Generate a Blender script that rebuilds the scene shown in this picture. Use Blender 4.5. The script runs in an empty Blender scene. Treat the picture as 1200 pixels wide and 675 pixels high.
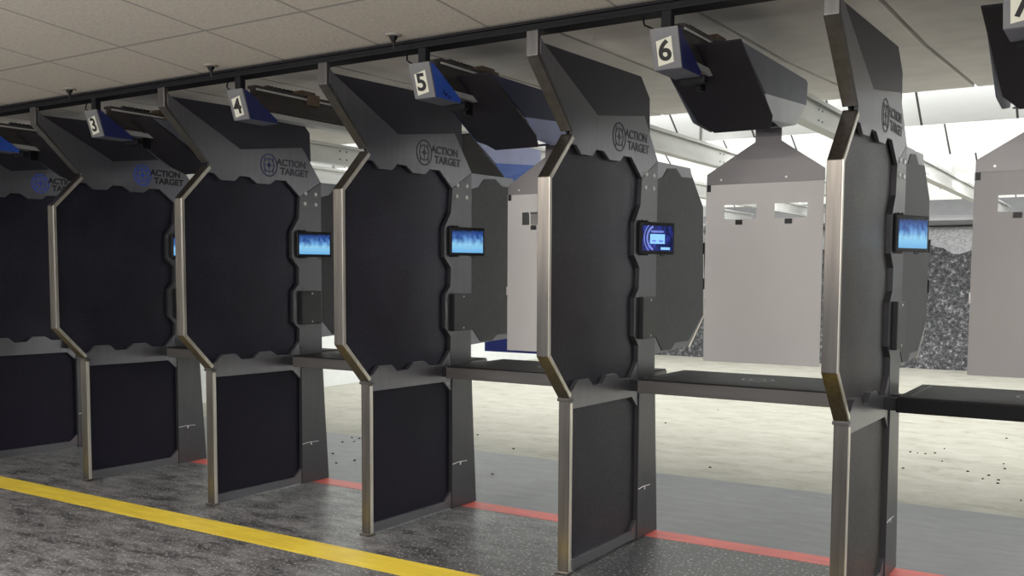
import bpy, bmesh, math, random
from mathutils import Matrix, Vector
random.seed(7)
S = bpy.context.scene
COL = S.collection

# ------------------------------------------------------------------ materials
MATS = {}
def nodes(name):
    m = bpy.data.materials.new(name); m.use_nodes = True
    nt = m.node_tree; b = nt.nodes['Principled BSDF']
    MATS[name] = m
    return m, nt, b
def N(nt, t, **kw):
    n = nt.nodes.new(t)
    for k, v in kw.items():
        if k in n.inputs: n.inputs[k].default_value = v
        else: setattr(n, k, v)
    return n
def ramp(nt, stops):
    r = nt.nodes.new('ShaderNodeValToRGB'); e = r.color_ramp.elements
    while len(e) < len(stops): e.new(0.5)
    for i, (p, c) in enumerate(stops):
        e[i].position = p; e[i].color = (c[0], c[1], c[2], 1)
    return r
def coords(nt, scale=(1, 1, 1), kind='Object'):
    t = nt.nodes.new('ShaderNodeTexCoord'); mp = nt.nodes.new('ShaderNodeMapping')
    mp.inputs['Scale'].default_value = scale
    nt.links.new(t.outputs[kind], mp.inputs['Vector'])
    return mp.outputs['Vector']
def simple(name, col, rough=.5, metal=0., var=.15, scale=(8, 8, 8), bump=0., spec=.5, emit=0., detail=4):
    m, nt, b = nodes(name)
    v = coords(nt, scale)
    n = N(nt, 'ShaderNodeTexNoise', Scale=1.0, Detail=detail)
    nt.links.new(v, n.inputs['Vector'])
    r = ramp(nt, [(.3, [c*(1-var) for c in col]), (.7, [min(1, c*(1+var)) for c in col])])
    nt.links.new(n.outputs['Fac'], r.inputs['Fac']); nt.links.new(r.outputs['Color'], b.inputs['Base Color'])
    b.inputs['Roughness'].default_value = rough; b.inputs['Metallic'].default_value = metal
    b.inputs['Specular IOR Level'].default_value = spec
    if bump:
        bp = N(nt, 'ShaderNodeBump', Strength=bump, Distance=.004)
        nt.links.new(n.outputs['Fac'], bp.inputs['Height']); nt.links.new(bp.outputs['Normal'], b.inputs['Normal'])
    if emit:
        nt.links.new(r.outputs['Color'], b.inputs['Emission Color']); b.inputs['Emission Strength'].default_value = emit
    return m

plate = simple('plate_steel', (.185, .184, .205), .30, .68, .05, (3, 30, 3))
column_m = simple('column_steel', (.105, .104, .114), .33, .6, .05, (3, 30, 3))
plate_dark = simple('fin_steel', (.036, .034, .050), .42, .45, .10, (4, 4, 4))
core_m = simple('core_steel', (.03, .03, .032), .6, .2)
stain = simple('stainless', (.25, .228, .205), .31, 1.0, .18, (40, 40, 2.5))
lip_m = simple('bright_lip_steel', (.78, .74, .67), .34, .8, .15, (30, 30, 3))
stain_dk = simple('upper_post_steel', (.15, .145, .145), .38, .85, .15, (30, 30, 3))
rubber = simple('ballistic_rubber', (.0100, .0092, .0165), .52, 0, .25, (90, 90, 90), .25, .35)
rubber.node_tree.nodes['Principled BSDF'].inputs['Specular Tint'].default_value = (.78, .74, 1, 1)
box_m = simple('black_box', (.022, .022, .025), .45, 0, .1)
bolt_m = simple('bolt_zinc', (.88, .88, .88), .35, .4)
shelf_m = simple('shelf_front', (.17, .162, .16), .45, .35, .1, (2, 20, 20))
shelf_bk = simple('shelf_front_black', (.007, .007, .008), .5, 0, .1, spec=.2)
mat_m = simple('shelf_mat', (.022, .021, .023), .62, 0, .25, (40, 40, 40), .15, .25)
beam_m = simple('beam_black', (.008, .008, .011), .55, 0, .2, spec=.25)
grey_m = simple('sign_aluminium', (.19, .19, .20), .45, .3, .08)
cream_m = simple('number_plate_cream', (.74, .73, .62), .5, 0, .04)
ink = simple('black_ink', (.008, .008, .009), .5, 0, .05)
logo_dk = simple('logo_dark', (.050, .050, .068), .5, .2, .05)
logo_bl = simple('logo_blue', (.035, .085, .48), .4, .1, .3, (30, 30, 30), emit=.10)  # blue glow on the left emblems painted in by slight emission
blue_m = simple('carrier_blue', (.035, .10, .48), .4, .1, .08)
sign_blue_shaded = simple('sign_blue_shaded', (.020, .026, .12), .45, .1, .08)  # sign blue with shade painted in, darker than the lit sides
guard_m = simple('guard_black', (.022, .020, .026), .5, .1, .12, (5, 5, 5))
gside_m = simple('guard_slate', (.17, .18, .23), .45, .3, .1)
gside_b = simple('guard_navy', (.030, .036, .095), .45, .2, .1)
glow_m = simple('guard_lower_lit', (.80, .80, .84), .45, .2, .06)  # downrange light on the lower guard side painted into the colour
lav_m = simple('guard_lavender', (.42, .46, .75), .45, .1, .06)
lblue_m = simple('guard_bright_blue', (.07, .16, .58), .45, .1, .06)
hang_m = simple('hanger_grey', (.30, .285, .29), .42, .4, .06, (2, 2, 8))
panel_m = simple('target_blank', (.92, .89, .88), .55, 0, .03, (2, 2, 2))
panel_bl = simple('target_blank_blue', (.05, .08, .42), .5, 0, .05)
galv = simple('galvanised', (.62, .62, .60), .42, .5, .12, (6, 1.2, 6))
track_shade_m = simple('track_shade_dark', (.055, .048, .046), .45, .3, .25, (3, 3, 30))
rust = simple('drive_brown', (.16, .11, .075), .5, .4, .3, (20, 20, 20))
wall_m = simple('wall_white', (.80, .82, .80), .7, 0, .03)
yel = simple('yellow_paint', (.96, .70, .075), .45, 0, .12, (4, 14, 4))
red = simple('red_paint', (.84, .17, .15), .45, 0, .12, (4, 14, 4))
brass = simple('brass_dark', (.06, .05, .035), .35, .8)
hood_m = simple('trap_hood', (.34, .34, .35), .55, .1, .05)
black_m = simple('plain_black', (.006, .006, .007), .4, 0, .05)

# rubber on the mid panels: faint woven cloth grain and scuffs
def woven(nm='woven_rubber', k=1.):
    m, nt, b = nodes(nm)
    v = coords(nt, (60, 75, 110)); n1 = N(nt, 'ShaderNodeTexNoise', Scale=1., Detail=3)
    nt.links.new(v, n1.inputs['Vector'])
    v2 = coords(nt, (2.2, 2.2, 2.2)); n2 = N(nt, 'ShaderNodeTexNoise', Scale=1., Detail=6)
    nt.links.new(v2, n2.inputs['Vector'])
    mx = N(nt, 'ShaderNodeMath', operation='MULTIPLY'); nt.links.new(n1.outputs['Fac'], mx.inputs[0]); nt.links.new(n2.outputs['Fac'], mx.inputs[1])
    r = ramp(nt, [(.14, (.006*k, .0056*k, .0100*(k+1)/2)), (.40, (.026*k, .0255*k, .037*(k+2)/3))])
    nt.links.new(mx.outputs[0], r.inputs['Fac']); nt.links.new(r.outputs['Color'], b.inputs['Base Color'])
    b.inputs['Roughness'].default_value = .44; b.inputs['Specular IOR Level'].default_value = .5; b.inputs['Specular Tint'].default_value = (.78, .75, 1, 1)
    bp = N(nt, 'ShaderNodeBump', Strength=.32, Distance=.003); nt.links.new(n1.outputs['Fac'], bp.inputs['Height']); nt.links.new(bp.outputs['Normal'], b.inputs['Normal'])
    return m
woven_m = woven(); woven_l = woven('woven_rubber_lit', 3.5); woven_2 = woven('woven_rubber_half_lit', 1.5)  # lighter copies paint the side light on the two nearest dividers

def floor_near():
    m, nt, b = nodes('floor_rubber')
    v = coords(nt, (1, 1, 1))
    # white flecks
    nf = N(nt, 'ShaderNodeTexNoise', Scale=62., Detail=2); nt.links.new(v, nf.inputs['Vector'])
    rf = ramp(nt, [(.61, (0, 0, 0)), (.65, (1, 1, 1))]); nt.links.new(nf.outputs['Fac'], rf.inputs['Fac'])
    # scuffed dust, streaked along the firing line, heavier towards the left
    mp = coords(nt, (2.2, 5, 1)); nd = N(nt, 'ShaderNodeTexNoise', Scale=1.7, Detail=12, Roughness=.80); nt.links.new(mp, nd.inputs['Vector'])
    rd = ramp(nt, [(.40, (0, 0, 0)), (.66, (1, 1, 1))]); nt.links.new(nd.outputs['Fac'], rd.inputs['Fac'])
    sp = N(nt, 'ShaderNodeSeparateXYZ'); nt.links.new(v, sp.inputs[0])
    mr = N(nt, 'ShaderNodeMapRange'); mr.inputs['From Min'].default_value = -.8; mr.inputs['From Max'].default_value = -2.6
    nt.links.new(sp.outputs['X'], mr.inputs['Value'])
    mu = N(nt, 'ShaderNodeMath', operation='MULTIPLY'); nt.links.new(rd.outputs['Color'], mu.inputs[0]); nt.links.new(mr.outputs[0], mu.inputs[1])
    mixa = N(nt, 'ShaderNodeMix', data_type='RGBA'); mixa.inputs['A'].default_value = (.044, .045, .050, 1); mixa.inputs['B'].default_value = (.345, .345, .355, 1)
    nt.links.new(mu.outputs[0], mixa.inputs['Factor'])
    mixb = N(nt, 'ShaderNodeMix', data_type='RGBA'); mixb.inputs['B'].default_value = (.48, .48, .49, 1)
    nt.links.new(rf.outputs['Color'], mixb.inputs['Factor']); nt.links.new(mixa.outputs['Result'], mixb.inputs['A'])
    nt.links.new(mixb.outputs['Result'], b.inputs['Base Color'])
    b.inputs['Roughness'].default_value = .38; b.inputs['Specular IOR Level'].default_value = .5
    bp = N(nt, 'ShaderNodeBump', Strength=.08, Distance=.003); nt.links.new(nd.outputs['Fac'], bp.inputs['Height']); nt.links.new(bp.outputs['Normal'], b.inputs['Normal'])
    return m
def floor_mid():
    m, nt, b = nodes('floor_grey')
    v = coords(nt, (2, 6, 1)); n = N(nt, 'ShaderNodeTexNoise', Scale=2., Detail=8, Roughness=.7); nt.links.new(v, n.inputs['Vector'])
    r = ramp(nt, [(.3, (.20, .21, .222)), (.7, (.28, .29, .305))]); nt.links.new(n.outputs['Fac'], r.inputs['Fac']); nt.links.new(r.outputs['Color'], b.inputs['Base Color'])
    b.inputs['Roughness'].default_value = .45
    return m
def floor_far():
    m, nt, b = nodes('floor_concrete')
    v = coords(nt, (1.2, 1.9, 1)); n = N(nt, 'ShaderNodeTexNoise', Scale=2.4, Detail=11, Roughness=.76, Distortion=.4); nt.links.new(v, n.inputs['Vector'])
    r = ramp(nt, [(.30, (.26, .24, .19)), (.45, (.39, .372, .31)), (.56, (.43, .418, .36)), (.74, (.52, .507, .445))]); nt.links.new(n.outputs['Fac'], r.inputs['Fac']); nt.links.new(r.outputs['Color'], b.inputs['Base Color'])
    b.inputs['Roughness'].default_value = .6
    return m
def ceil_tiles():
    m, nt, b = nodes('ceiling_acoustic')
    v = coords(nt, (1, 1, 1)); sp = N(nt, 'ShaderNodeSeparateXYZ'); nt.links.new(v, sp.inputs[0])
    def line(out, off, size, w):
        a = N(nt, 'ShaderNodeMath', operation='ADD'); a.inputs[1].default_value = off; nt.links.new(out, a.inputs[0])
        f = N(nt, 'ShaderNodeMath', operation='MODULO'); f.inputs[1].default_value = size; nt.links.new(a.outputs[0], f.inputs[0])
        l = N(nt, 'ShaderNodeMath', operation='LESS_THAN'); l.inputs[1].default_value = w; nt.links.new(f.outputs[0], l.inputs[0])
        return l.outputs[0]
    lx = line(sp.outputs['X'], 2.30+.65*40+.008, .653, .017)
    ly = line(sp.outputs['Y'], .80+1.306*20+.008, 1.306, .017)
    mxx = N(nt, 'ShaderNodeMath', operation='MAXIMUM'); nt.links.new(lx, mxx.inputs[0]); nt.links.new(ly, mxx.inputs[1])
    n = N(nt, 'ShaderNodeTexNoise', Scale=70., Detail=3); nt.links.new(v, n.inputs['Vector'])
    r = ramp(nt, [(.35, (.60, .555, .495)), (.6, (.70, .65, .585))]); nt.links.new(n.outputs['Fac'], r.inputs['Fac'])
    mix = N(nt, 'ShaderNodeMix', data_type='RGBA'); mix.inputs['B'].default_value = (.38, .36, .335, 1)
    nt.links.new(mxx.outputs[0], mix.inputs['Factor']); nt.links.new(r.outputs['Color'], mix.inputs['A']); nt.links.new(mix.outputs['Result'], b.inputs['Base Color'])
    b.inputs['Roughness'].default_value = .85
    return m
def baffle_mat():
    m, nt, b = nodes('baffle_white')
    v = coords(nt, (1, 1, 1)); sp = N(nt, 'ShaderNodeSeparateXYZ'); nt.links.new(v, sp.inputs[0])
    a = N(nt, 'ShaderNodeMath', operation='ADD'); a.inputs[1].default_value = .386+.635*40; nt.links.new(sp.outputs['X'], a.inputs[0])
    f = N(nt, 'ShaderNodeMath', operation='MODULO'); f.inputs[1].default_value = .635; nt.links.new(a.outputs[0], f.inputs[0])
    l = N(nt, 'ShaderNodeMath', operation='LESS_THAN'); l.inputs[1].default_value = .016; nt.links.new(f.outputs[0], l.inputs[0])
    mix = N(nt, 'ShaderNodeMix', data_type='RGBA'); mix.inputs['A'].default_value = (.82, .83, .81, 1); mix.inputs['B'].default_value = (.05, .05, .05, 1)
    nt.links.new(l.outputs[0], mix.inputs['Factor']); nt.links.new(mix.outputs['Result'], b.inputs['Base Color'])
    b.inputs['Roughness'].default_value = .6
    return m
def granulate(dark):
    m, nt, b = nodes('granulate_dark' if dark else 'granulate_light')
    v = coords(nt, (1, 1, 1)); n = N(nt, 'ShaderNodeTexNoise', Scale=(16. if dark else 24.), Detail=6, Roughness=.8); nt.links.new(v, n.inputs['Vector'])
    if dark: r = ramp(nt, [(.40, (.012, .012, .013)), (.55, (.06, .06, .062)), (.70, (.36, .36, .36))])
    else: r = ramp(nt, [(.35, (.20, .20, .20)), (.6, (.42, .42, .42))])
    nt.links.new(n.outputs['Fac'], r.inputs['Fac']); nt.links.new(r.outputs['Color'], b.inputs['Base Color']); b.inputs['Roughness'].default_value = .9
    return m
def screen(name, kind):
    m, nt, b = nodes(name)
    v = coords(nt, (1, 1, 1), 'Generated'); sp = N(nt, 'ShaderNodeSeparateXYZ'); nt.links.new(v, sp.inputs[0])
    mp = coords(nt, (8, 1, 2.4), 'Generated'); n = N(nt, 'ShaderNodeTexNoise', Scale=1.0, Detail=4); nt.links.new(mp, n.inputs['Vector'])
    if kind == 'view':
        z = ramp(nt, [(.0, (.16, .45, .80)), (.38, (.30, .66, .92)), (.58, (.15, .38, .75)), (.82, (.05, .13, .38)), (1., (.005, .01, .04))]); nt.links.new(sp.outputs['Z'], z.inputs['Fac'])
        # dark streaks only in the upper two thirds
        up = N(nt, 'ShaderNodeMapRange'); up.inputs['From Min'].default_value = .25; up.inputs['From Max'].default_value = .75
        nt.links.new(sp.outputs['Z'], up.inputs['Value'])
        st = ramp(nt, [(.40, (1, 1, 1)), (.56, (0, 0, 0))]); nt.links.new(n.outputs['Fac'], st.inputs['Fac'])
        mu = N(nt, 'ShaderNodeMath', operation='MULTIPLY'); nt.links.new(st.outputs['Color'], mu.inputs[0]); nt.links.new(up.outputs[0], mu.inputs[1])
        mix = N(nt, 'ShaderNodeMix', data_type='RGBA'); mix.inputs['B'].default_value = (.02, .06, .25, 1)
        nt.links.new(mu.outputs[0], mix.inputs['Factor']); nt.links.new(z.outputs['Color'], mix.inputs['A']); out = mix.outputs['Result']
    else:
        r = ramp(nt, [(.35, (.006, .008, .03)), (.55, (.02, .03, .20)), (.75, (.05, .07, .45))]); nt.links.new(n.outputs['Fac'], r.inputs['Fac']); out = r.outputs['Color']
    b.inputs['Base Color'].default_value = (.01, .01, .01, 1); b.inputs['Roughness'].default_value = .2
    nt.links.new(out, b.inputs['Emission Color']); b.inputs['Emission Strength'].default_value = .95
    return m
floor_a, floor_b, floor_c = floor_near(), floor_mid(), floor_far()
ceil_m, baf_m = ceil_tiles(), baffle_mat()
ceil_dn = simple('ceiling_board', (.78, .745, .71), .8, 0, .07, (5, 5, 5), detail=8)
gran_d, gran_l = granulate(True), granulate(False)
scr_view, scr_menu = screen('screen_view', 'view'), screen('screen_menu', 'menu')
scr_dialog = simple('screen_dialog', (.25, .55, .95), .3, 0, .05, emit=.9)
scr_arc = simple('screen_arc', (.16, .22, .62), .3, 0, .05, emit=.8)

# ------------------------------------------------------------------ mesh helpers
def bx(bm, x0, x1, y0, y1, z0, z1):
    v = [bm.verts.new((x, y, z)) for x in (x0, x1) for y in (y0, y1) for z in (z0, z1)]
    for f in ((0, 1, 3, 2), (4, 6, 7, 5), (0, 4, 5, 1), (2, 3, 7, 6), (0, 2, 6, 4), (1, 5, 7, 3)):
        bm.faces.new([v[i] for i in f])
def extrude(bm, pts, vec):
    """a closed polygon pushed along a vector"""
    a = [bm.verts.new(p) for p in pts]; b = [bm.verts.new(Vector(p)+Vector(vec)) for p in pts]
    n = len(pts)
    bm.faces.new(a); bm.faces.new(b[::-1])
    for i in range(n): bm.faces.new((a[i], b[i], b[(i+1) % n], a[(i+1) % n]))
def prism_x(bm, poly, x0, x1): extrude(bm, [(x0, y, z) for y, z in poly], (x1-x0, 0, 0))
def prism_y(bm, poly, y0, y1): extrude(bm, [(x, y0, z) for x, z in poly], (0, y1-y0, 0))
def tube(bm, pts, r, n=8, r1=None):
    pts = [Vector(p) for p in pts]; rings = []
    for i, p in enumerate(pts):
        d = (pts[min(i+1, len(pts)-1)]-pts[max(i-1, 0)]).normalized()
        q = d.to_track_quat('Z', 'Y'); rr = r if r1 is None else r+(r1-r)*i/(len(pts)-1)
        rings.append([bm.verts.new(p+q @ Vector((rr*math.cos(t*2*math.pi/n), rr*math.sin(t*2*math.pi/n), 0))) for t in range(n)])
    for a, b in zip(rings, rings[1:]):
        for k in range(n): bm.faces.new((a[k], a[(k+1) % n], b[(k+1) % n], b[k]))
    bm.faces.new(rings[0][::-1]); bm.faces.new(rings[-1])
def lathe(bm, prof, n=16, M=Matrix()):
    rings = [[bm.verts.new(M @ Vector((r*math.cos(t*2*math.pi/n), r*math.sin(t*2*math.pi/n), z))) for t in range(n)] for r, z in prof]
    for a, b in zip(rings, rings[1:]):
        for k in range(n): bm.faces.new((a[k], a[(k+1) % n], b[(k+1) % n], b[k]))
    bm.faces.new(rings[0][::-1]); bm.faces.new(rings[-1])
def ring(bm, c, ra, rb, x0, x1, a0=0, a1=2*math.pi, n=32):
    """flat annulus (arc) in the YZ plane, thickness x0..x1"""
    k = max(3, int(n*(a1-a0)/(2*math.pi)))
    full = abs(a1-a0-2*math.pi) < 1e-6
    rows = []
    for i in range(k if full else k+1):
        t = a0+(a1-a0)*i/k; cy, cz = math.cos(t), math.sin(t)
        rows.append([bm.verts.new((x, c[0]+r*cy, c[1]+r*cz)) for x, r in ((x1, ra), (x1, rb), (x0, rb), (x0, ra))])
    m = len(rows)
    for i in range(m if full else m-1):
        a, b = rows[i], rows[(i+1) % m]
        for j in range(4): bm.faces.new((a[j], a[(j+1) % 4], b[(j+1) % 4], b[j]))
    if not full:
        bm.faces.new(rows[0]); bm.faces.new(rows[-1][::-1])
def link(name, me, parent=None, loc=None):
    o = bpy.data.objects.new(name, me); COL.objects.link(o)
    if parent: o.parent = parent
    if loc: o.location = loc
    return o
def ob(name, bm, mat, parent=None, loc=None, bevel=0., smooth=False):
    bmesh.ops.recalc_face_normals(bm, faces=bm.faces[:])
    if smooth:
        for f in bm.faces: f.smooth = True
    me = bpy.data.meshes.new(name); bm.to_mesh(me); bm.free()
    for m in (mat if isinstance(mat, (list, tuple)) else [mat]): me.materials.append(m)
    o = link(name, me, parent, loc)
    if bevel:
        b = o.modifiers.new('edge', 'BEVEL'); b.width = bevel; b.segments = 2; b.limit_method = 'ANGLE'; b.angle_limit = math.radians(40)
    return o
def tag(o, label=None, cat=None, group=None, kind=None):
    if label: o['label'] = label
    if cat: o['category'] = cat
    if group: o['group'] = group
    if kind: o['kind'] = kind
    return o
def root(name, loc=(0, 0, 0)):
    return link(name, None, None, loc)
def copy_tree(o, parent=None):
    c = o.copy(); COL.objects.link(c)
    if parent: c.parent = parent
    for ch in list(o.children): copy_tree(ch, c)
    return c
def text_mesh(txt, size, bold=.0, depth=.0006, sx=1.):
    cu = bpy.data.curves.new('lettering', 'FONT'); cu.body = txt; cu.size = size; cu.offset = bold; cu.extrude = depth
    cu.align_x = 'CENTER'; cu.align_y = 'CENTER'
    t = bpy.data.objects.new('lettering', cu); COL.objects.link(t)
    dg = bpy.context.evaluated_depsgraph_get(); me = bpy.data.meshes.new_from_object(t.evaluated_get(dg))
    bpy.data.objects.remove(t); bpy.data.curves.remove(cu)
    for v in me.vertices: v.co.x *= sx
    return me
BM = bmesh.new

# ------------------------------------------------------------------ layout measured from the photograph
XS = [0.0, -1.299, -2.5575, -3.835, -5.133, -6.409]      # left face of each stall divider
LANE = 1.2816
LX = {7: 0.0, 6: XS[1], 5: XS[2], 4: XS[3], 3: XS[4], 2: XS[5], 1: -7.69}
W = .0594

# ------------------------------------------------------------------ setting
bm = BM(); me_f = None
def slab(bm, x0, x1, y0, y1, z0, z1, mi):
    s = len(bm.faces); bx(bm, x0, x1, y0, y1, z0, z1); bm.faces.ensure_lookup_table()
    for f in bm.faces[s:]: f.material_index = mi
slab(bm, -7.75, 3.6, -6.5, .94, -.12, 0, 0)
slab(bm, -7.75, 3.6, .94, 2.517, -.12, 0, 1)
slab(bm, -7.75, 3.6, 2.517, 14.2, -.12, 0, 2)
tag(ob('floor', bm, [floor_a, floor_b, floor_c]), 'dark speckled floor turning to pale concrete downrange', 'floor', kind='structure')
bm = BM(); bx(bm, -7.75, 3.6, -.4523, -.2414, 0, .0015)
tag(ob('yellow_floor_line', bm, yel), 'wide yellow line painted on the dark floor behind the stalls', 'floor line')
bm = BM(); bx(bm, -7.75, 3.6, .8643, 1.0117, 0, .0015)
tag(ob('red_floor_line', bm, red), 'narrow red line painted on the floor under the shelves', 'floor line')
bm = BM(); bx(bm, -7.9, -7.75, -6.5, 14.2, -.12, 3.6)
tag(ob('wall_left', bm, wall_m), 'white side wall at the far end of the lanes', 'wall', kind='structure')

# rear acoustic ceiling, gently sloped, in front of the beam
bm = BM(); prism_x(bm, [(-.20, 2.575), (-5.2, 2.575+5.0*.085), (-5.2, 2.66+5.*.085), (-.20, 2.66)], -7.75, 3.6)
tag(ob('ceiling', bm, ceil_m), 'beige acoustic tile ceiling over the shooting stalls', 'ceiling', kind='structure')
# downrange ceiling: two runs of boards with dark joints
bm = BM()
joints = [-7.8, -7.4, -6.75, -6.1, -5.45, -4.75, -4.08, -3.40, -2.78, -2.16, -1.345, -.645, .07, .75, 1.42, 2.1, 2.8, 3.5]
yz = [(-.22, 2.60), (1.30, 2.62), (3.10, 2.705)]
g = .011
for (ya, za), (yb, zb) in zip(yz, yz[1:]):
    for xa, xb in zip(joints, joints[1:]):
        extrude(bm, [(xa+g, ya, za), (xb-g, ya, za), (xb-g, yb-.004, zb), (xa+g, yb-.004, zb)], (0, 0, .05))
s = len(bm.faces)
extrude(bm, [(-7.75, -.22, 2.635), (3.6, -.22, 2.635), (3.6, 1.3, 2.655), (-7.75, 1.3, 2.655)], (0, 0, .03))
extrude(bm, [(-7.75, 1.3, 2.655), (3.6, 1.3, 2.655), (3.6, 3.08, 2.74), (-7.75, 3.08, 2.74)], (0, 0, .03))
bm.faces.ensure_lookup_table()
for f in bm.faces[s:]: f.material_index = 1
tag(ob('ceiling.001', bm, [ceil_dn, black_m]), 'pale ceiling boards with dark joints beyond the black beam', 'ceiling', kind='structure')

# long black beam the stalls reach up to
bm = BM()
bx(bm, -7.75, 3.6, -.300, -.200, 2.530, 2.542); bx(bm, -7.75, 3.6, -.300, -.200, 2.563, 2.575); bx(bm, -7.75, 3.6, -.285, -.215, 2.540, 2.565)
tag(ob('steel_beam', bm, beam_m, bevel=.002), 'long black steel beam across the tops of the stalls', 'beam')

# ceiling baffles downrange
BROWS = [(3.75, 2.572, .70, .80)] + [(5.06+1.75*k, 2.5, 1.25, .63) for k in range(4)]
BLAB = ['first white sloped baffle just beyond the ceiling boards', 'second white sloped baffle board row hung over the lanes', 'third white sloped baffle row further over the lanes',
        'fourth white sloped baffle row nearing the bullet trap', 'last white sloped baffle row in front of the bullet trap']
for k, (yb, zb, dy, sl) in enumerate(BROWS):
    bm = BM()
    prism_x(bm, [(yb, zb), (yb-dy, zb+dy*sl), (yb-dy+.02, zb+dy*sl+.04), (yb+.02, zb+.03)], -7.74, 3.5)
    tag(ob('ceiling_baffle', bm, baf_m), BLAB[k], 'baffle', 'white baffle rows over the lanes')

# bullet trap at the far end
bm = BM()
import mathutils.noise as mn
def berm(z0, z1, y0, y1, amp, bmx, top_wave=0.):
    nx, nz = 150, 26
    rows = []
    for j in range(nz+1):
        r = []
        for i in range(nx+1):
            x = -7.72+11.3*i/nx; t = j/nz
            zt = z1+top_wave*mn.noise((x*1.7, 3.1, 0))+top_wave*.6*mn.noise((x*5, 1.1, 0))
            z = z0+(zt-z0)*t; y = y0+(y1-y0)*(z-z0)/(z1-z0)
            y += amp*mn.noise((x*3, z*3, 0))+amp*.7*mn.noise((x*9, z*9, 4))
            r.append(bmx.verts.new((x, y, z)))
        rows.append(r)
    for a, b in zip(rows, rows[1:]):
        for i in range(nx): bmx.faces.new((a[i], a[i+1], b[i+1], b[i]))
berm(-.02, 2.28, 12.62, 13.5, .02, bm)
o_l = bm
trap = root('bullet_trap', (0, 0, 0)); tag(trap, 'grey rubber granulate bullet trap filling the far end', 'bullet trap')
ob('upper_granulate', o_l, gran_l, trap)
bm = BM(); berm(-.02, 1.92, 12.42, 13.20, .05, bm, .16); ob('granulate_heap', bm, gran_d, trap)
bm = BM(); prism_x(bm, [(12.9, 2.36), (13.6, 2.30), (13.6, 2.36), (12.9, 2.42)], -7.72, 3.5); prism_x(bm, [(12.9, 2.40), (13.7, 3.0), (13.7, 3.1), (12.88, 2.44)], -7.72, 3.5); ob('hood', bm, hood_m, trap)
bm = BM(); bx(bm, 3.6, 3.75, 1.6, 14.2, -.12, 3.6)
tag(ob('wall_right', bm, wall_m), 'white side wall downrange on the right', 'wall', kind='structure')
bm = BM(); bx(bm, -7.9, 3.6, 14.0, 14.2, -.12, 3.6)
tag(ob('wall_back', bm, wall_m), 'white wall closing the range behind the trap', 'wall', kind='structure')
bm = BM(); bx(bm, -7.75, 3.6, 2.5, 14.2, 3.5, 3.6)
tag(ob('ceiling.002', bm, wall_m), 'white roof above the downrange baffles', 'ceiling', kind='structure')
bm = BM(); bx(bm, -7.75, 3.6, 2.50, 2.60, 2.78, 3.6)
tag(ob('trim_1', bm, wall_m), 'white drop wall above the ceiling boards', 'trim', kind='structure')

# ------------------------------------------------------------------ stall divider
D = root('stall_divider')
FRONT = [(-.3144, 2.529), (-.3144, 2.418), (.0017, 2.119), (-.2108, 1.897), (-.2108, 1.0757), (0., .8526), (0., 0.)]
def channel(pts, wd, x0=0., x1=W):
    """a bar of width wd that follows the front edge of the stall, offset inwards (+y)"""
    bm = BM(); n = len(pts); inner = []
    for i, p in enumerate(pts):
        p = Vector(p)
        def nrm(a, b):
            d = (Vector(b)-Vector(a)).normalized(); return Vector((-d.y, d.x))      # turn left: towards +y when going down
        if i == 0: q = p+nrm(pts[0], pts[1])*wd
        elif i == n-1: q = p+nrm(pts[-2], pts[-1])*wd
        else:
            n1, n2 = nrm(pts[i-1], p), nrm(p, pts[i+1]); m = (n1+n2).normalized(); q = p+m*(wd/max(.3, m.dot(n1)))
        inner.append((q.x, q.y))
    prism_x(bm, [tuple(p) for p in pts]+inner[::-1], x0, x1)
    return bm
def flip(bm): return bm
# trims: upper post, bulged mid trim, lower post
ob('upper_post', channel([FRONT[0], FRONT[1], (.0017-.006, 2.126)], .030), stain_dk, D, bevel=.003)
ob('bulged_trim', channel([(.0017, 2.116), FRONT[3], FRONT[4], (-.006, .860)], .024), stain, D, bevel=.003)
ob('trim_lip', channel([(.004, 2.108), (FRONT[3][0]+.003, FRONT[3][1]), (FRONT[4][0]+.003, FRONT[4][1]), (-.002, .866)], .021, W-.001, W+.004), lip_m, D, bevel=.001)  # lips in lighter steel, bright side reflection painted in
ob('trim_lip', channel([(.004, .838), (.004, .016)], .022, W-.001, W+.004), lip_m, D, bevel=.001)
bm = channel([(.0, .850), (0., .012)], .026)
ob('lower_post', bm, stain, D, bevel=.003)
bm = BM(); bx(bm, -.008, W+.004, -.012, .045, 0, .014); ob('post_foot', bm, stain, D, bevel=.003)
bm = BM(); bx(bm, -.004, W+.003, -.010, .034, .846, .862); ob('waist_clip', bm, stain_dk, D, bevel=.002)
# core sheet behind everything
CORE = [(-.30, 2.52), (-.29, 2.425), (.02, 2.119), (-.19, 1.89), (-.19, 1.083), (.015, .86), (.015, .012), (.755, .012), (1.00, .012), (.962, .5), (.96, 1.02), (1.48, 1.04), (1.69, 1.21), (1.665, 1.865), (1.455, 2.08), (.965, 2.075), (.875, 2.22), (.868, 2.40), (.76, 2.50), (-.25, 2.475), (-.283, 2.52)]
bm = BM(); prism_x(bm, CORE, .018, .030); ob('core_sheet', bm, core_m, D)
# mid rubber panel
MID = [(-.188, 1.885), (.0, 2.082), (.20, 2.085), (.60, 2.09), (.775, 1.99), (.775, .99), (.70, .93), (.60, .89), (.02, .89), (-.186, 1.088)]
bm = BM(); prism_x(bm, MID, .030, .036); ob('rubber_panel', bm, woven_m, D)
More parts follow.
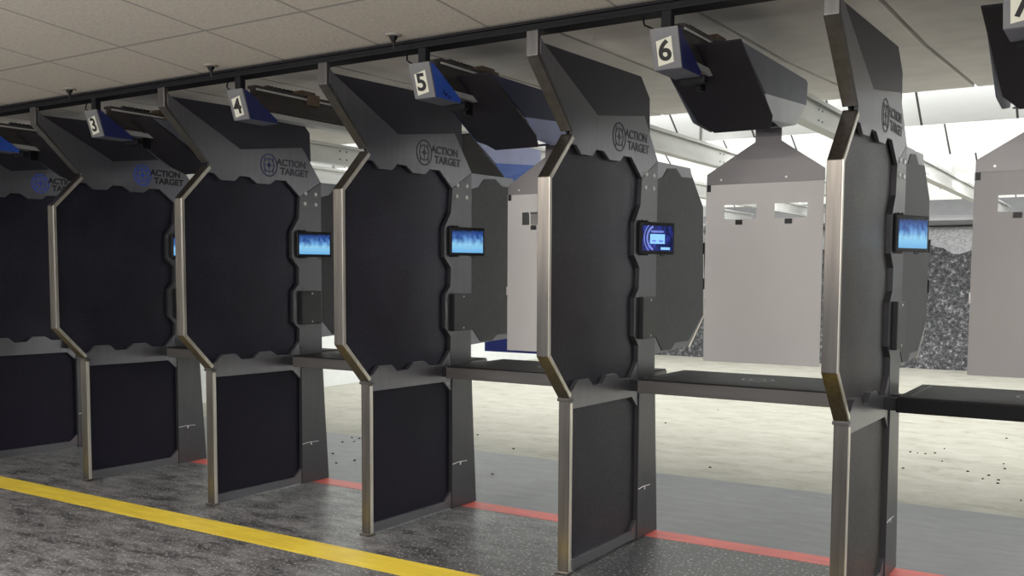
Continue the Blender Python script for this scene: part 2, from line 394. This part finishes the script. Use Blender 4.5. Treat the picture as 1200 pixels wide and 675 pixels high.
# lower rubber panel and its steel rail
bm = BM(); prism_x(bm, [(.022, .825), (.77, .825), (.77, .03), (.022, .03)], .030, .040); ob('rubber_panel', bm, rubber, D)
bm = BM(); prism_x(bm, [(.024, .012), (.762, .012), (.762, .108), (.755, .112), (.690, .060), (.034, .068), (.024, .050)], .030, W); ob('bottom_rail', bm, plate, D, bevel=.0012)
WAIST = [(.026, .808), (.683, .800), (.750, .741), (.762, .741), (.762, .986), (.746, .990), (.662, .905), (.549, .908), (.493, .942), (.388, .942), (.337, .904), (.240, .903), (.194, .943), (.083, .944), (.036, .904), (.008, .892), (.006, .868)]
bm = BM(); prism_x(bm, WAIST, .030, W); ob('waist_plate', bm, plate, D, bevel=.0012)
# column plate with the wavy edge
COLP = [(.766, 1.970), (.752, 1.828), (.686, 1.736), (.684, 1.558), (.750, 1.492), (.745, 1.384), (.692, 1.330), (.692, 1.128), (.747, 1.074), (.745, .990), (.758, .86), (.963, .86), (.966, 1.20), (.967, 2.084)]
bm = BM(); prism_x(bm, COLP, .036, W+.003); ob('column_plate', bm, column_m, D, bevel=.0012)
bm = BM(); prism_x(bm, [(.760, .86), (.758, .006), (1.018, .006), (.985, .50), (.964, .86)], .034, .0665)
low = ob('column_foot', bm, column_m, D, bevel=.0012)
bm = BM()
tube(bm, [(.0672, .762, .283), (.0672, .83, .288), (.0672, .914, .283)], .0022, 6); ob('fold_line', bm, bolt_m, low)
bm = BM(); bx(bm, .0655, .069, .838, .85, .268, .284); ob('latch_pin', bm, bolt_m, low)
# upper plate with teeth
UPP = [(-.010, 2.088), (-.018, 2.066), (.040, 2.066), (.090, 2.028), (.202, 2.031), (.246, 2.067), (.325, 2.067), (.386, 2.031), (.502, 2.035), (.546, 2.067), (.637, 2.069), (.766, 1.972), (.967, 2.085), (.790, 2.304), (.255, 2.234), (-.262, 2.478), (-.290, 2.50), (-.292, 2.43), (.006, 2.128)]
bm = BM(); prism_x(bm, UPP, .044, W+.002); upper = ob('upper_plate', bm, plate, D, bevel=.0012)
FIN = [(-.262, 2.484), (.765, 2.510), (.876, 2.412), (.884, 2.221), (.82, 2.16), (.25, 2.12), (-.25, 2.42)]
bm = BM(); prism_x(bm, FIN, .032, .050); ob('fin_plate', bm, plate_dark, D, bevel=.0012)
# wing behind the column
WING = [(.967, 2.084), (1.459, 2.091), (1.474, 2.062), (1.674, 1.872), (1.708, 1.205), (1.485, 1.031), (.967, 1.010)]
bm = BM(); prism_x(bm, WING, .030, .050); wing = ob('wing_plate', bm, plate, D, bevel=.0012)
INS = [(.974, 1.985), (1.060, 2.005), (1.120, 2.058), (1.245, 2.070), (1.325, 2.026), (1.490, 2.036), (1.664, 1.868), (1.695, 1.210), (1.466, 1.060), (1.272, 1.060), (1.210, 1.022), (1.080, 1.026), (.990, 1.112), (.974, 1.130)]
bm = BM(); prism_x(bm, INS, .046, .053); ob('wing_rubber', bm, simple('wing_rubber_grey', (.050, .048, .058), .55, 0, .15, (30, 30, 30), .1), D)
for (y, z) in ((1.688, 1.62), (1.70, 1.40)):
    bm = BM(); bx(bm, .028, .060, y-.006, y+.016, z-.035, z+.035); ob('edge_clip', bm, box_m, D, bevel=.002)
bm = BM(); prism_x(bm, [(1.672, 1.874), (1.706, 1.205), (1.483, 1.031), (1.500, 1.010), (1.730, 1.200), (1.688, 1.882)], .026, .046); ob('edge_strip', bm, lip_m, D)
# bolts
for (y, z) in ((.818, 1.998), (.914, 1.998), (.810, 1.928), (.912, 1.928)):
    bm = BM(); lathe(bm, [(.0135, 0), (.0135, .003), (.009, .006), (.004, .0075)], 14, Matrix.Translation((W+.003, y, z)) @ Matrix.Rotation(math.pi/2, 4, 'Y')); ob('bolt', bm, bolt_m, D)
# black cover box with two screws
bm = BM(); bx(bm, W+.003, W+.030, .748, .936, 1.108, 1.335); cb = ob('cover_box', bm, box_m, D, bevel=.004)
for z in (1.125, 1.318):
    bm = BM(); lathe(bm, [(.006, 0), (.006, .002), (.003, .003)], 10, Matrix.Translation((W+.030, .846, z)) @ Matrix.Rotation(math.pi/2, 4, 'Y')); ob('screw', bm, bolt_m, cb)
# shelf bracket under the column
for ya, yb in ((.66, .70), (.80, .86)):
    bm = BM(); bx(bm, W, .112, ya, yb, .835, .895); ob('shelf_bracket', bm, box_m, D, bevel=.002)
# emblem and lettering on the upper plate, read from the lane side
XF = W+.002
bm = BM()
ring(bm, (.490, 2.158), .066, .075, XF, XF+.0012)
ring(bm, (.490, 2.158), .040, .047, XF, XF+.0012)
ring(bm, (.490, 2.158), .0, .015, XF, XF+.0012, n=20)
for a in range(4):
    t = a*math.pi/2+math.pi/4; y, z = .490+.050*math.cos(t), 2.158+.050*math.sin(t)
    bx(bm, XF, XF+.0012, y-.004, y+.004, z-.014, z+.014)
bx(bm, XF, XF+.0012, .445, .535, 2.1555, 2.1605); bx(bm, XF, XF+.0012, .4875, .4925, 2.113, 2.203)
emblem = ob('round_emblem', bm, logo_dk, upper)
M = Matrix.Rotation(math.pi/2, 4, 'Z') @ Matrix.Rotation(math.pi/2, 4, 'X')
for txt, y, z, sx in (('ACTION', .690, 2.184, 1.14), ('TARGET', .718, 2.127, 1.14)):
    me = text_mesh(txt, .061, .0022, .0007, sx); me.transform(M); me.materials.append(logo_dk)
    l = link('lettering', me, upper, (XF+.0006, y, z))

NEXT = ['nearest stall divider, tall grey steel frame beside the 7 lane with tablet seen edge-on',
        'stall divider with a dark blue menu tablet, between lane signs 5 and 6',
        'stall divider with black rubber panel between lane signs 4 and 5',
        'stall divider with black rubber panel between lane signs 3 and 4',
        'stall divider with blue round emblem, directly left of lane sign 3',
        'leftmost stall divider, cut by the picture edge, blue emblem on its plate']
divs = []
for i, x in enumerate(XS):
    d = D if i == 0 else copy_tree(D)
    d.location = (x, 0, 0); tag(d, NEXT[i], 'divider', 'steel stall dividers along the firing line'); divs.append(d)
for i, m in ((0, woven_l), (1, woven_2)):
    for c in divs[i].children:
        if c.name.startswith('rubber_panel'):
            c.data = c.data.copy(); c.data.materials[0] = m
for i in (3, 4, 5):
    for c in divs[i].children:
        for gch in c.children:
            if gch.name.startswith('round_emblem'):
                gch.data = gch.data.copy(); gch.data.materials[0] = logo_bl if i > 3 else simple('logo_navy', (.035, .045, .14), .5, .2, .05)
            if gch.name.startswith('lettering') and i > 3:
                gch.data = gch.data.copy(); gch.data.materials[0] = ink

# ------------------------------------------------------------------ tablets
def make_tablet(menu):
    t = root('lane_tablet')
    w2, h2 = .1255, .086
    bm = BM(); bx(bm, -w2, w2, 0, .018, -h2, h2); ob('tablet_case', bm, box_m, t, bevel=.006)
    bm = BM(); bx(bm, -w2+.016, w2-.016, -.0012, .001, -h2+.018, h2-.020); sc = ob('screen', bm, scr_menu if menu else scr_view, t)
    if menu:
        bm = BM(); bx(bm, -.055, .050, -.0022, -.001, -.030, .022); d = ob('dialog', bm, scr_dialog, sc)
        bm = BM(); bx(bm, -.048, .040, -.0022, -.001, .030, .041); ob('title_bar', bm, scr_arc, sc)
        for xx in (-.028, .022):
            bm = BM(); bx(bm, xx-.014, xx+.014, -.0032, -.002, -.020, -.010); ob('button', bm, scr_arc, sc)
        bm = BM(); bx(bm, .022, .088, -.0022, -.001, -.062, -.048); ob('status_bar', bm, scr_dialog, sc)
        bm = BM(); ring(bm, (0, 0), .060, .072, -.0004, .0004, math.pi*.62, math.pi*1.38); ring(bm, (0, 0), .084, .090, -.0004, .0004, math.pi*.72, math.pi*1.28)
        bm.transform(Matrix.Translation((-.010, -.0017, 0)) @ Matrix.Rotation(-math.pi/2, 4, 'Z')); ob('arc_graphic', bm, scr_arc, sc)
    bm = BM(); bx(bm, -.112, -.052, .018, .060, -.05, .05); bx(bm, -.118, -.050, .016, .026, -.094, .094); ob('wall_bracket', bm, box_m, t, bevel=.003)
    bm = BM(); tube(bm, [(.028, .012, -h2+.002), (.034, .010, -h2-.006), (.045, .010, -h2-.009), (.056, .010, -h2-.006), (.062, .012, -h2+.002)], .0025, 6); ob('cable_loop', bm, box_m, t)
    for xx in (-.100, -.072):
        bm = BM(); bx(bm, xx-.003, xx+.003, .008, .014, h2-.002, h2+.010); ob('mounting_pin', bm, box_m, t)
    return t
TL = ['black tablet with bright view, on the nearest divider right of the tall post', 'black tablet showing a dark blue menu with a pale dialog box',
      'black tablet with light blue live view, directly below lane sign 5', 'black tablet with light blue live view, below lane sign 4, partly behind a steel trim',
      'tablet showing only as a dark sliver behind trim, below lane sign 3']
tv = make_tablet(False); tm = make_tablet(True)
for i in range(5):
    t = tv if i == 0 else (tm if i == 1 else copy_tree(tv))
    t.location = (XS[i]+.1285, .832, 1.653); t.rotation_euler = (0, 0, math.atan2(.230, .101))
    tag(t, TL[i], 'tablet', 'lane control tablets on the dividers')

# ------------------------------------------------------------------ shelves
def make_shelf(front):
    s = root('shooting_shelf')
    bm = BM(); bx(bm, .118, LANE-.012, .625, 1.25, .832, .898); fr = ob('shelf_body', bm, front, s, bevel=.003)
    bm = BM(); bx(bm, .122, LANE-.016, .632, 1.245, .898, .905); ob('rubber_mat', bm, mat_m, s, bevel=.001)
    bm = BM()
    for a in ((.17, 1.22, .672, .676), (.17, 1.22, 1.198, 1.202), (.17, .174, .672, 1.202), (1.216, 1.22, .672, 1.202)): bx(bm, *a, .9045, .9056)
    ob('mat_groove', bm, black_m, s)
    bm = BM(); ring(bm, (0, 0), .075, .085, -.0006, .0006); ring(bm, (0, 0), .035, .045, -.0006, .0006)
    bm.transform(Matrix.Translation((.66, .95, .9052)) @ Matrix.Rotation(math.pi/2, 4, 'Y')); ob('round_emblem', bm, simple('mat_emblem', (.075, .072, .07), .4), s)
    return s
SL = {7: 'black fronted shelf cut by the right picture edge', 6: 'grey fronted shelf between the nearest divider and the menu tablet divider',
      5: 'grey fronted shelf in the stall under lane sign 5', 4: 'dark shelf in the stall under lane sign 4', 3: 'dark shelf end in the stall under lane sign 3'}
s7 = make_shelf(shelf_bk); s6 = make_shelf(shelf_m)
for n in (7, 6, 5, 4, 3):
    s = s7 if n == 7 else (s6 if n == 6 else copy_tree(s6))
    s.location = (LX[n], 0, 0); tag(s, SL[n], 'shelf', 'shelves across the shooting stalls')

# ------------------------------------------------------------------ lane signs
SB = {2: 'blue corner of a lane sign at the left picture edge', 3: 'grey and blue lane sign numbered 3', 4: 'grey and blue lane sign numbered 4', 5: 'grey lane sign numbered 5 with a brightly lit blue side',
      6: 'grey lane sign numbered 6 with a shaded blue side', 7: 'lane sign in the top right corner with a partly cut 7'}
def make_sign(n):
    s = root('lane_sign')
    F = [(-.325, 2.456), (-.273, 2.298)]                          # top and bottom of the leaning front
    bm = BM(); prism_x(bm, [F[0], F[1], (-.263, 2.298), (-.312, 2.456)], .600, .723); ob('front_plate', bm, grey_m, s, bevel=.002)
    for x in (.600, .717):
        bm = BM(); prism_x(bm, [(-.318, 2.452), (-.268, 2.300), (-.064, 2.300), (-.064, 2.318), (-.285, 2.452)], x+.001, x+.005); ob('side_plate', bm, {2: blue_m, 5: blue_m}.get(n, sign_blue_shaded), s)
    bm = BM(); bx(bm, .602, .721, -.270, -.064, 2.297, 2.303); ob('bottom_plate', bm, gside_m, s)
    d = Vector((0, F[1][0]-F[0][0], F[1][1]-F[0][1])); L = d.length; d.normalize(); nrm = Vector((0, d.z, -d.y)).normalized()
    if nrm.y > 0: nrm = -nrm
    def P(u, v, off): return Vector((.600+.123*u, F[0][0], F[0][1]))+d*(L*v)+nrm*off
    bm = BM(); extrude(bm, [P(.19, .31, .0005), P(.75, .22, .0005), P(.75, .84, .0005), P(.19, .91, .0005)], nrm*.0015); ob('number_plate', bm, cream_m, s)
    me = text_mesh(str(n), .112, .003, .0006, 1.05)
    Mx = Matrix((( 1, 0, 0), (0, -d.y, nrm.y), (0, -d.z, nrm.z))).to_4x4()
    me.transform(Matrix.Translation(P(.47, .57, .0026)) @ Mx); me.materials.append(ink); link('numeral', me, s)
    bm = BM(); bx(bm, .640, .684, -.300, -.262, 2.44, 2.530); ob('bracket', bm, beam_m, s, bevel=.002)
    bm = BM(); tube(bm, [(.545, -.26, 2.530), (.548, -.27, 2.505), (.560, -.285, 2.485), (.585, -.30, 2.472), (.605, -.305, 2.462), (.620, -.30, 2.448)], .004, 6); ob('cable', bm, beam_m, s)
    bm = BM()
    for k, (y, h) in enumerate(() if n != 5 else ((-.205, .020), (-.192, .012), (-.180, .016), (-.166, .010), (-.152, .014))): bx(bm, .7215, .7222, y-.004, y+.004, 2.322-.004*k, 2.322+h-.004*k)
    if n == 5: ob('small_print', bm, ink, s)
    else: bm.free()
    return s
for n in (2, 3, 4, 5, 6, 7):
    s = make_sign(n); s.location = (LX[n], 0, 0); tag(s, SB[n], 'lane sign', 'numbered lane signs under the beam')

# ------------------------------------------------------------------ overhead tracks
TRK = {1: 'overhead target track furthest left, glimpsed between the dividers', 2: 'overhead target track starting behind the sign at the left picture edge', 3: 'overhead target track behind lane sign 3', 4: 'overhead target track behind lane sign 4, with brown drive block', 5: 'overhead target track behind lane sign 5',
       6: 'overhead target track behind lane sign 6', 7: 'overhead target track of the rightmost lane, seen through a window of its target panel'}
def make_track():
    t = root('target_track')
    y0, y1 = -.20, 11.9
    bm = BM(); bx(bm, .664, .676, y0, y1, 2.34, 2.482); ob('web', bm, galv, t)
    bm = BM(); bx(bm, .635, .705, y0, y1, 2.482, 2.492); bx(bm, .699, .705, y0, y1, 2.468, 2.482); ob('top_flange', bm, galv, t)
    bm = BM(); bx(bm, .630, .710, y0, y1, 2.330, 2.342); bx(bm, .702, .710, y0, y1, 2.342, 2.356); ob('bottom_flange', bm, galv, t)
    bm = BM()
    for y in (1.9, 1.98, 3.6, 3.68, 5.4, 5.48):
        for z in (2.38, 2.445): lathe(bm, [(.007, 0), (.007, .003)], 8, Matrix.Translation((.676, y, z)) @ Matrix.Rotation(math.pi/2, 4, 'Y'))
    ob('bolt', bm, box_m, t)
    for y in (3.2, 4.95, 6.7, 8.45, 10.2):
        bm = BM(); bx(bm, .66, .68, y-.01, y+.01, 2.492, 2.70); ob('hanger_rod', bm, galv, t)
    bm = BM()
    for k in range(7): bx(bm, .655, .685, -.10+.030*k, -.10+.030*k+.018, 2.492, 2.512)
    ob('drive_chain', bm, box_m, t, bevel=.002)
    bm = BM(); bx(bm, .660, .696, -.21, 1.35, 2.366, 2.484); bx(bm, .640, .706, -.21, 1.35, 2.478, 2.4935); ob('near_shade_sleeve', bm, track_shade_m, t)  # added dark sleeve stands in for dim light on the near track
    bm = BM(); bx(bm, .640, .715, .135, .25, 2.490, 2.520); bx(bm, .690, .725, .19, .275, 2.44, 2.505); ob('drive_block', bm, rust, t, bevel=.004)
    return t
tk = make_track()
for n in range(1, 8):
    t = tk if n == 7 else copy_tree(tk)
    t.location = (LX[n], 0, 0); tag(t, TRK[n], 'track', 'overhead target tracks running downrange')

# ------------------------------------------------------------------ carriers with guards, hanging target panels
def make_carrier(side_a, side_b):
    c = root('target_carrier')
    # leaning guard plate
    pts = [(.502, -.075, 2.430), (.897, -.068, 2.426), (.893, .375, 2.173), (.862, .446, 2.132), (.590, .446, 2.132), (.535, .372, 2.176)]
    n = Vector((0, .5, .87)).normalized()
    bm = BM(); extrude(bm, pts, n*.010); ob('guard_plate', bm, guard_m, c, bevel=.001)
    def side(x, poly, th): bm = BM(); prism_x(bm, poly, x, x+th); return bm
    ob('side_panel', side(.886, [(-.05, 2.426), (.270, 2.262), (.896, 2.303), (.910, 2.412), (.88, 2.425)], .008), side_a, c)
    # lower side bends inwards under the carrier; bounce light painted into its pale colours
    bm = BM(); extrude(bm, [(.893, .270, 2.262), (.893, .896, 2.303), (.872, .803, 2.196), (.866, .587, 2.156), (.880, .40, 2.165)], (-.006, 0, 0)); ob('lower_side_panel', bm, side_b, c)
    ob('side_panel', side(.510, [(-.05, 2.426), (.372, 2.176), (.587, 2.160), (.803, 2.196), (.910, 2.30), (.91, 2.42)], .008), side_a, c)
    bm = BM(); extrude(bm, [(.590, .446, 2.134), (.862, .446, 2.134), (.866, .587, 2.158), (.866, .803, 2.196), (.55, .803, 2.196), (.55, .587, 2.158)], (0, 0, .006)); ob('bottom_plate', bm, gside_b, c)
    # trapezoid hanger plate
    bm = BM(); prism_y(bm, [(.375, 1.930), (.992, 1.930), (.992, 1.990), (.770, 2.140), (.770, 2.235), (.634, 2.235), (.634, 2.140), (.376, 1.985)], .902, .910); hp = ob('hanger_plate', bm, hang_m, c, bevel=.001)
    for x in (.455, .80):
        bm = BM(); lathe(bm, [(.006, 0), (.006, .003)], 10, Matrix.Translation((x, .902, 1.955)) @ Matrix.Rotation(math.pi/2, 4, 'X')); ob('rivet', bm, bolt_m, hp)
    bm = BM(); bx(bm, .655, .750, .80, .96, 2.22, 2.33); ob('trolley', bm, box_m, c, bevel=.004)
    bm = BM(); bx(bm, .62, .73, -.045, -.005, 2.275, 2.31); bx(bm, .655, .68, .04, .10, 2.262, 2.33); ob('tow_bracket', bm, beam_m, c, bevel=.003)
    return c
def make_panel(mat):
    p = root('hanging_target')
    # flat board with two windows, built as a grid of quads with the windows left open
    bm = BM()
    xs = [.372, .474, .648, .742, .910, .990]; zs = [.996, 1.748, 1.823, 1.9295]
    def quad(x0, x1, z0, z1): bx(bm, x0, x1, .9045, .9075, z0, z1)
    for i in range(5):
        for j in range(3):
            if j == 1 and i in (1, 3): continue
            quad(xs[i], xs[i+1], zs[j], zs[j+1])
    bmesh.ops.remove_doubles(bm, verts=bm.verts[:], dist=1e-5)
    # drop the inner walls where neighbouring cells meet
    seen = {}
    for f in bm.faces:
        k = tuple(sorted(v.index for v in f.verts)); seen.setdefault(k, []).append(f)
    bm.verts.index_update(); seen = {}
    for f in bm.faces: seen.setdefault(tuple(sorted(v.index for v in f.verts)), []).append(f)
    bmesh.ops.delete(bm, geom=[f for fs in seen.values() if len(fs) > 1 for f in fs], context='FACES')
    ob('board', bm, mat, p)
    for x in (.556, .816):
        bm = BM(); bx(bm, x-.018, x+.018, .898, .9045, 1.719, 1.744); ob('black_clip', bm, box_m, p)
    for z in (1.895,):
        bm = BM(); bx(bm, .378, .398, .899, .9045, z, z+.035); ob('edge_clip', bm, box_m, p)
    bm = BM(); bx(bm, .368, .374, .900, .909, 1.33, 1.38); ob('edge_tab', bm, panel_m, p)
    return p
CL = {7: 'black guard and grey hanger at the top right corner beside lane sign 7', 6: 'black guard with slate side lit white below, behind lane sign 6', 5: 'black guard with navy side behind lane sign 5',
      4: 'black guard with bright blue side, run out downrange below the lane 5 guard', 3: 'dark guard plate behind lane sign 3', 2: 'dark guard plate behind the sign at the left picture edge'}
ca = make_carrier(gside_m, glow_m); cb5 = make_carrier(gside_b, lav_m); cb4 = make_carrier(lav_m, lblue_m)
for n in (7, 6, 5, 4, 3, 2):
    c = {7: ca, 5: cb5, 4: cb4}.get(n) or copy_tree(ca)
    c.location = (LX[n], 1.631 if n == 4 else 0, 0); tag(c, CL[n], 'target carrier', 'target carriers on the overhead tracks')
PL = {7: 'darker grey blank target panel with a window, cut by the right picture edge', 6: 'pale grey blank target panel with two windows, left of the nearest divider', 5: 'narrow visible strip of pale target panel behind the trim of the menu tablet divider',
      4: 'pale target panel with a dark blue lower band, its corner showing under a divider wing'}
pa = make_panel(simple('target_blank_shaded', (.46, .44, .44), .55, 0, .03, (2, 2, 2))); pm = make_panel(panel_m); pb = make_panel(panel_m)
bm = BM(); bx(bm, .3725, .9895, .900, .9045, .9965, 1.22); ob('lower_band', bm, panel_bl, pb)['label'] = 'dark blue band along the bottom of the panel'
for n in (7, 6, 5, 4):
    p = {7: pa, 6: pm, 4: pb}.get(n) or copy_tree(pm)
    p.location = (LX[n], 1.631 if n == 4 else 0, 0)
    if n == 4:
        p.scale = (1, 1, 1.18); p.location.z = 1.93*(1-1.18)
    tag(p, PL[n], 'target panel', 'blank targets hanging in the lanes')

# ------------------------------------------------------------------ sprinkler heads
SP = [(-4.60, 'small black sprinkler head on the ceiling above lane sign 3'), (-3.297, 'small black sprinkler head on the ceiling above lane sign 4'), (-2.007, 'small black sprinkler head on the ceiling above lane sign 5')]
def make_sprinkler():
    s = root('sprinkler_head')
    bm = BM(); lathe(bm, [(.040, 0), (.040, -.004), (.030, -.007)], 20); ob('escutcheon', bm, simple('escutcheon_tan', (.42, .39, .35), .5), s)
    bm = BM(); lathe(bm, [(.020, -.006), (.020, -.014), (.008, -.034), (.006, -.040)], 14); ob('cone', bm, black_m, s)
    bm = BM(); tube(bm, [(0, 0, -.038), (0, .003, -.062)], .004, 8); ob('stem', bm, black_m, s)
    return s
s0 = make_sprinkler()
for k, (x, lab) in enumerate(SP):
    s = s0 if k == 0 else copy_tree(s0)
    s.location = (x, -.375, 2.575+.175*.085-.0005); tag(s, lab, 'sprinkler head', 'sprinkler heads along the ceiling')

# ------------------------------------------------------------------ spent casings
SPOTS = [(-2.84, 4.78), (-1.65, 2.91), (-2.75, 5.97), (-0.51, 4.47), (-0.45, 4.45), (-0.39, 4.45), (-0.33, 4.53), (-0.3, 4.8), (0.08, 5.69), (0.2, 4.33), (0.23, 4.12), (0.16, 3.78), (0.14, 3.62), (0.24, 3.64), (0.25, 3.51), (-0.42, 3.71), (-0.22, 4.18), (0.01, 3.85), (0.44, 3.01), (-4.71, 2.18), (-4.8, 2.4), (-4.72, 2.41), (-4.64, 2.25), (-4.06, 1.61), (-4.1, 1.45), (-4.4, 1.73), (-3.31, 2.74), (-2.88, 1.78), (-3.96, 3.15)]
bm = BM(); lathe(bm, [(.0055, -.0115), (.006, -.010), (.006, .0105), (.0045, .0115)], 10, Matrix.Rotation(math.pi/2, 4, 'Y')); c0 = ob('spent_casing', bm, brass)
for k, (x, y) in enumerate(SPOTS):
    c = c0 if k == 0 else c0.copy()
    if k: COL.objects.link(c)
    c.scale = (.8, .8, .8); c.location = (x, y, .005); c.rotation_euler = (0, 0, random.uniform(0, 3.1))
    tag(c, 'small dark spent casing lying on the floor beyond the stalls', 'casing', 'spent casings scattered on the floor')

# ------------------------------------------------------------------ light
def area(name, loc, rot, sx, sy, power, col=(1, 1, 1)):
    l = bpy.data.lights.new(name, 'AREA'); l.shape = 'RECTANGLE'; l.size = sx; l.size_y = sy; l.energy = power; l.color = col
    o = bpy.data.objects.new(name, l); COL.objects.link(o); o.location = loc; o.rotation_euler = rot; return o
# rows of tubes behind each baffle, washing the next one
R = math.radians
area('first_baffle_fill', (-2.1, 3.035, 2.835), (R(88), 0, 0), 11, .10, 62, (.98, .99, 1))  # added fill hidden above the ceiling edge to whiten the first baffle
area('baffle_lamp', (-2.1, 3.83, 2.74), (R(60), 0, 0), 11, .2, 210, (.98, .99, 1))
for k in range(1, 4):
    yb = BROWS[k][0]
    area('baffle_lamp', (-2.1, yb+.06, 2.66), (R(58), 0, 0), 11, .2, 170, (.98, .99, 1))
area('baffle_lamp', (-2.1, BROWS[4][0]+.1, 2.9), (R(50), 0, 0), 11, .2, 140, (.98, .99, 1))
# ceiling fixtures over the shooters
for x, y, p in ((-3.6, -3.6, 95), (-.2, -3.4, 100), (2.6, -3.2, 105), (3.2, -1.7, 45)):
    area('ceiling_lamp', (x, y, 2.575+.085*(-y-.2)-.03), (0, 0, 0), 1.1, .55, p, (1, .95, .88))
for x in (-4.5, -1., 2.4):
    area('ceiling_fill', (x, -5.9, 1.7), (R(180-4), 0, 0), 2.4, .5, 250, (1, .95, .88))  # unseen fill added behind the camera to brighten the rear ceiling
w = bpy.data.worlds.new('World'); S.world = w; w.use_nodes = True
bg = w.node_tree.nodes['Background']; bg.inputs['Color'].default_value = (.88, .92, 1, 1); bg.inputs['Strength'].default_value = .55

# ------------------------------------------------------------------ camera
cam = bpy.data.cameras.new('camera'); co = bpy.data.objects.new('camera', cam); COL.objects.link(co); S.camera = co
Rm = Matrix(((0.8407946, -0.0422144, 0.5397058), (0.5413323, 0.0565845, -0.8389026), (0.0048748, 0.9975050, 0.0704280)))
co.matrix_world = Matrix.Translation((1.0311, -4.0404, 1.45)) @ Rm.to_4x4()
cam.sensor_width = 36; cam.lens = 1140.51/1200*36; cam.shift_y = (402.985-337.5)/1200; cam.clip_start = .05
S.view_settings.view_transform = 'Standard'; S.view_settings.look = 'None'; S.view_settings.exposure = 0
S.cycles.use_denoising = True
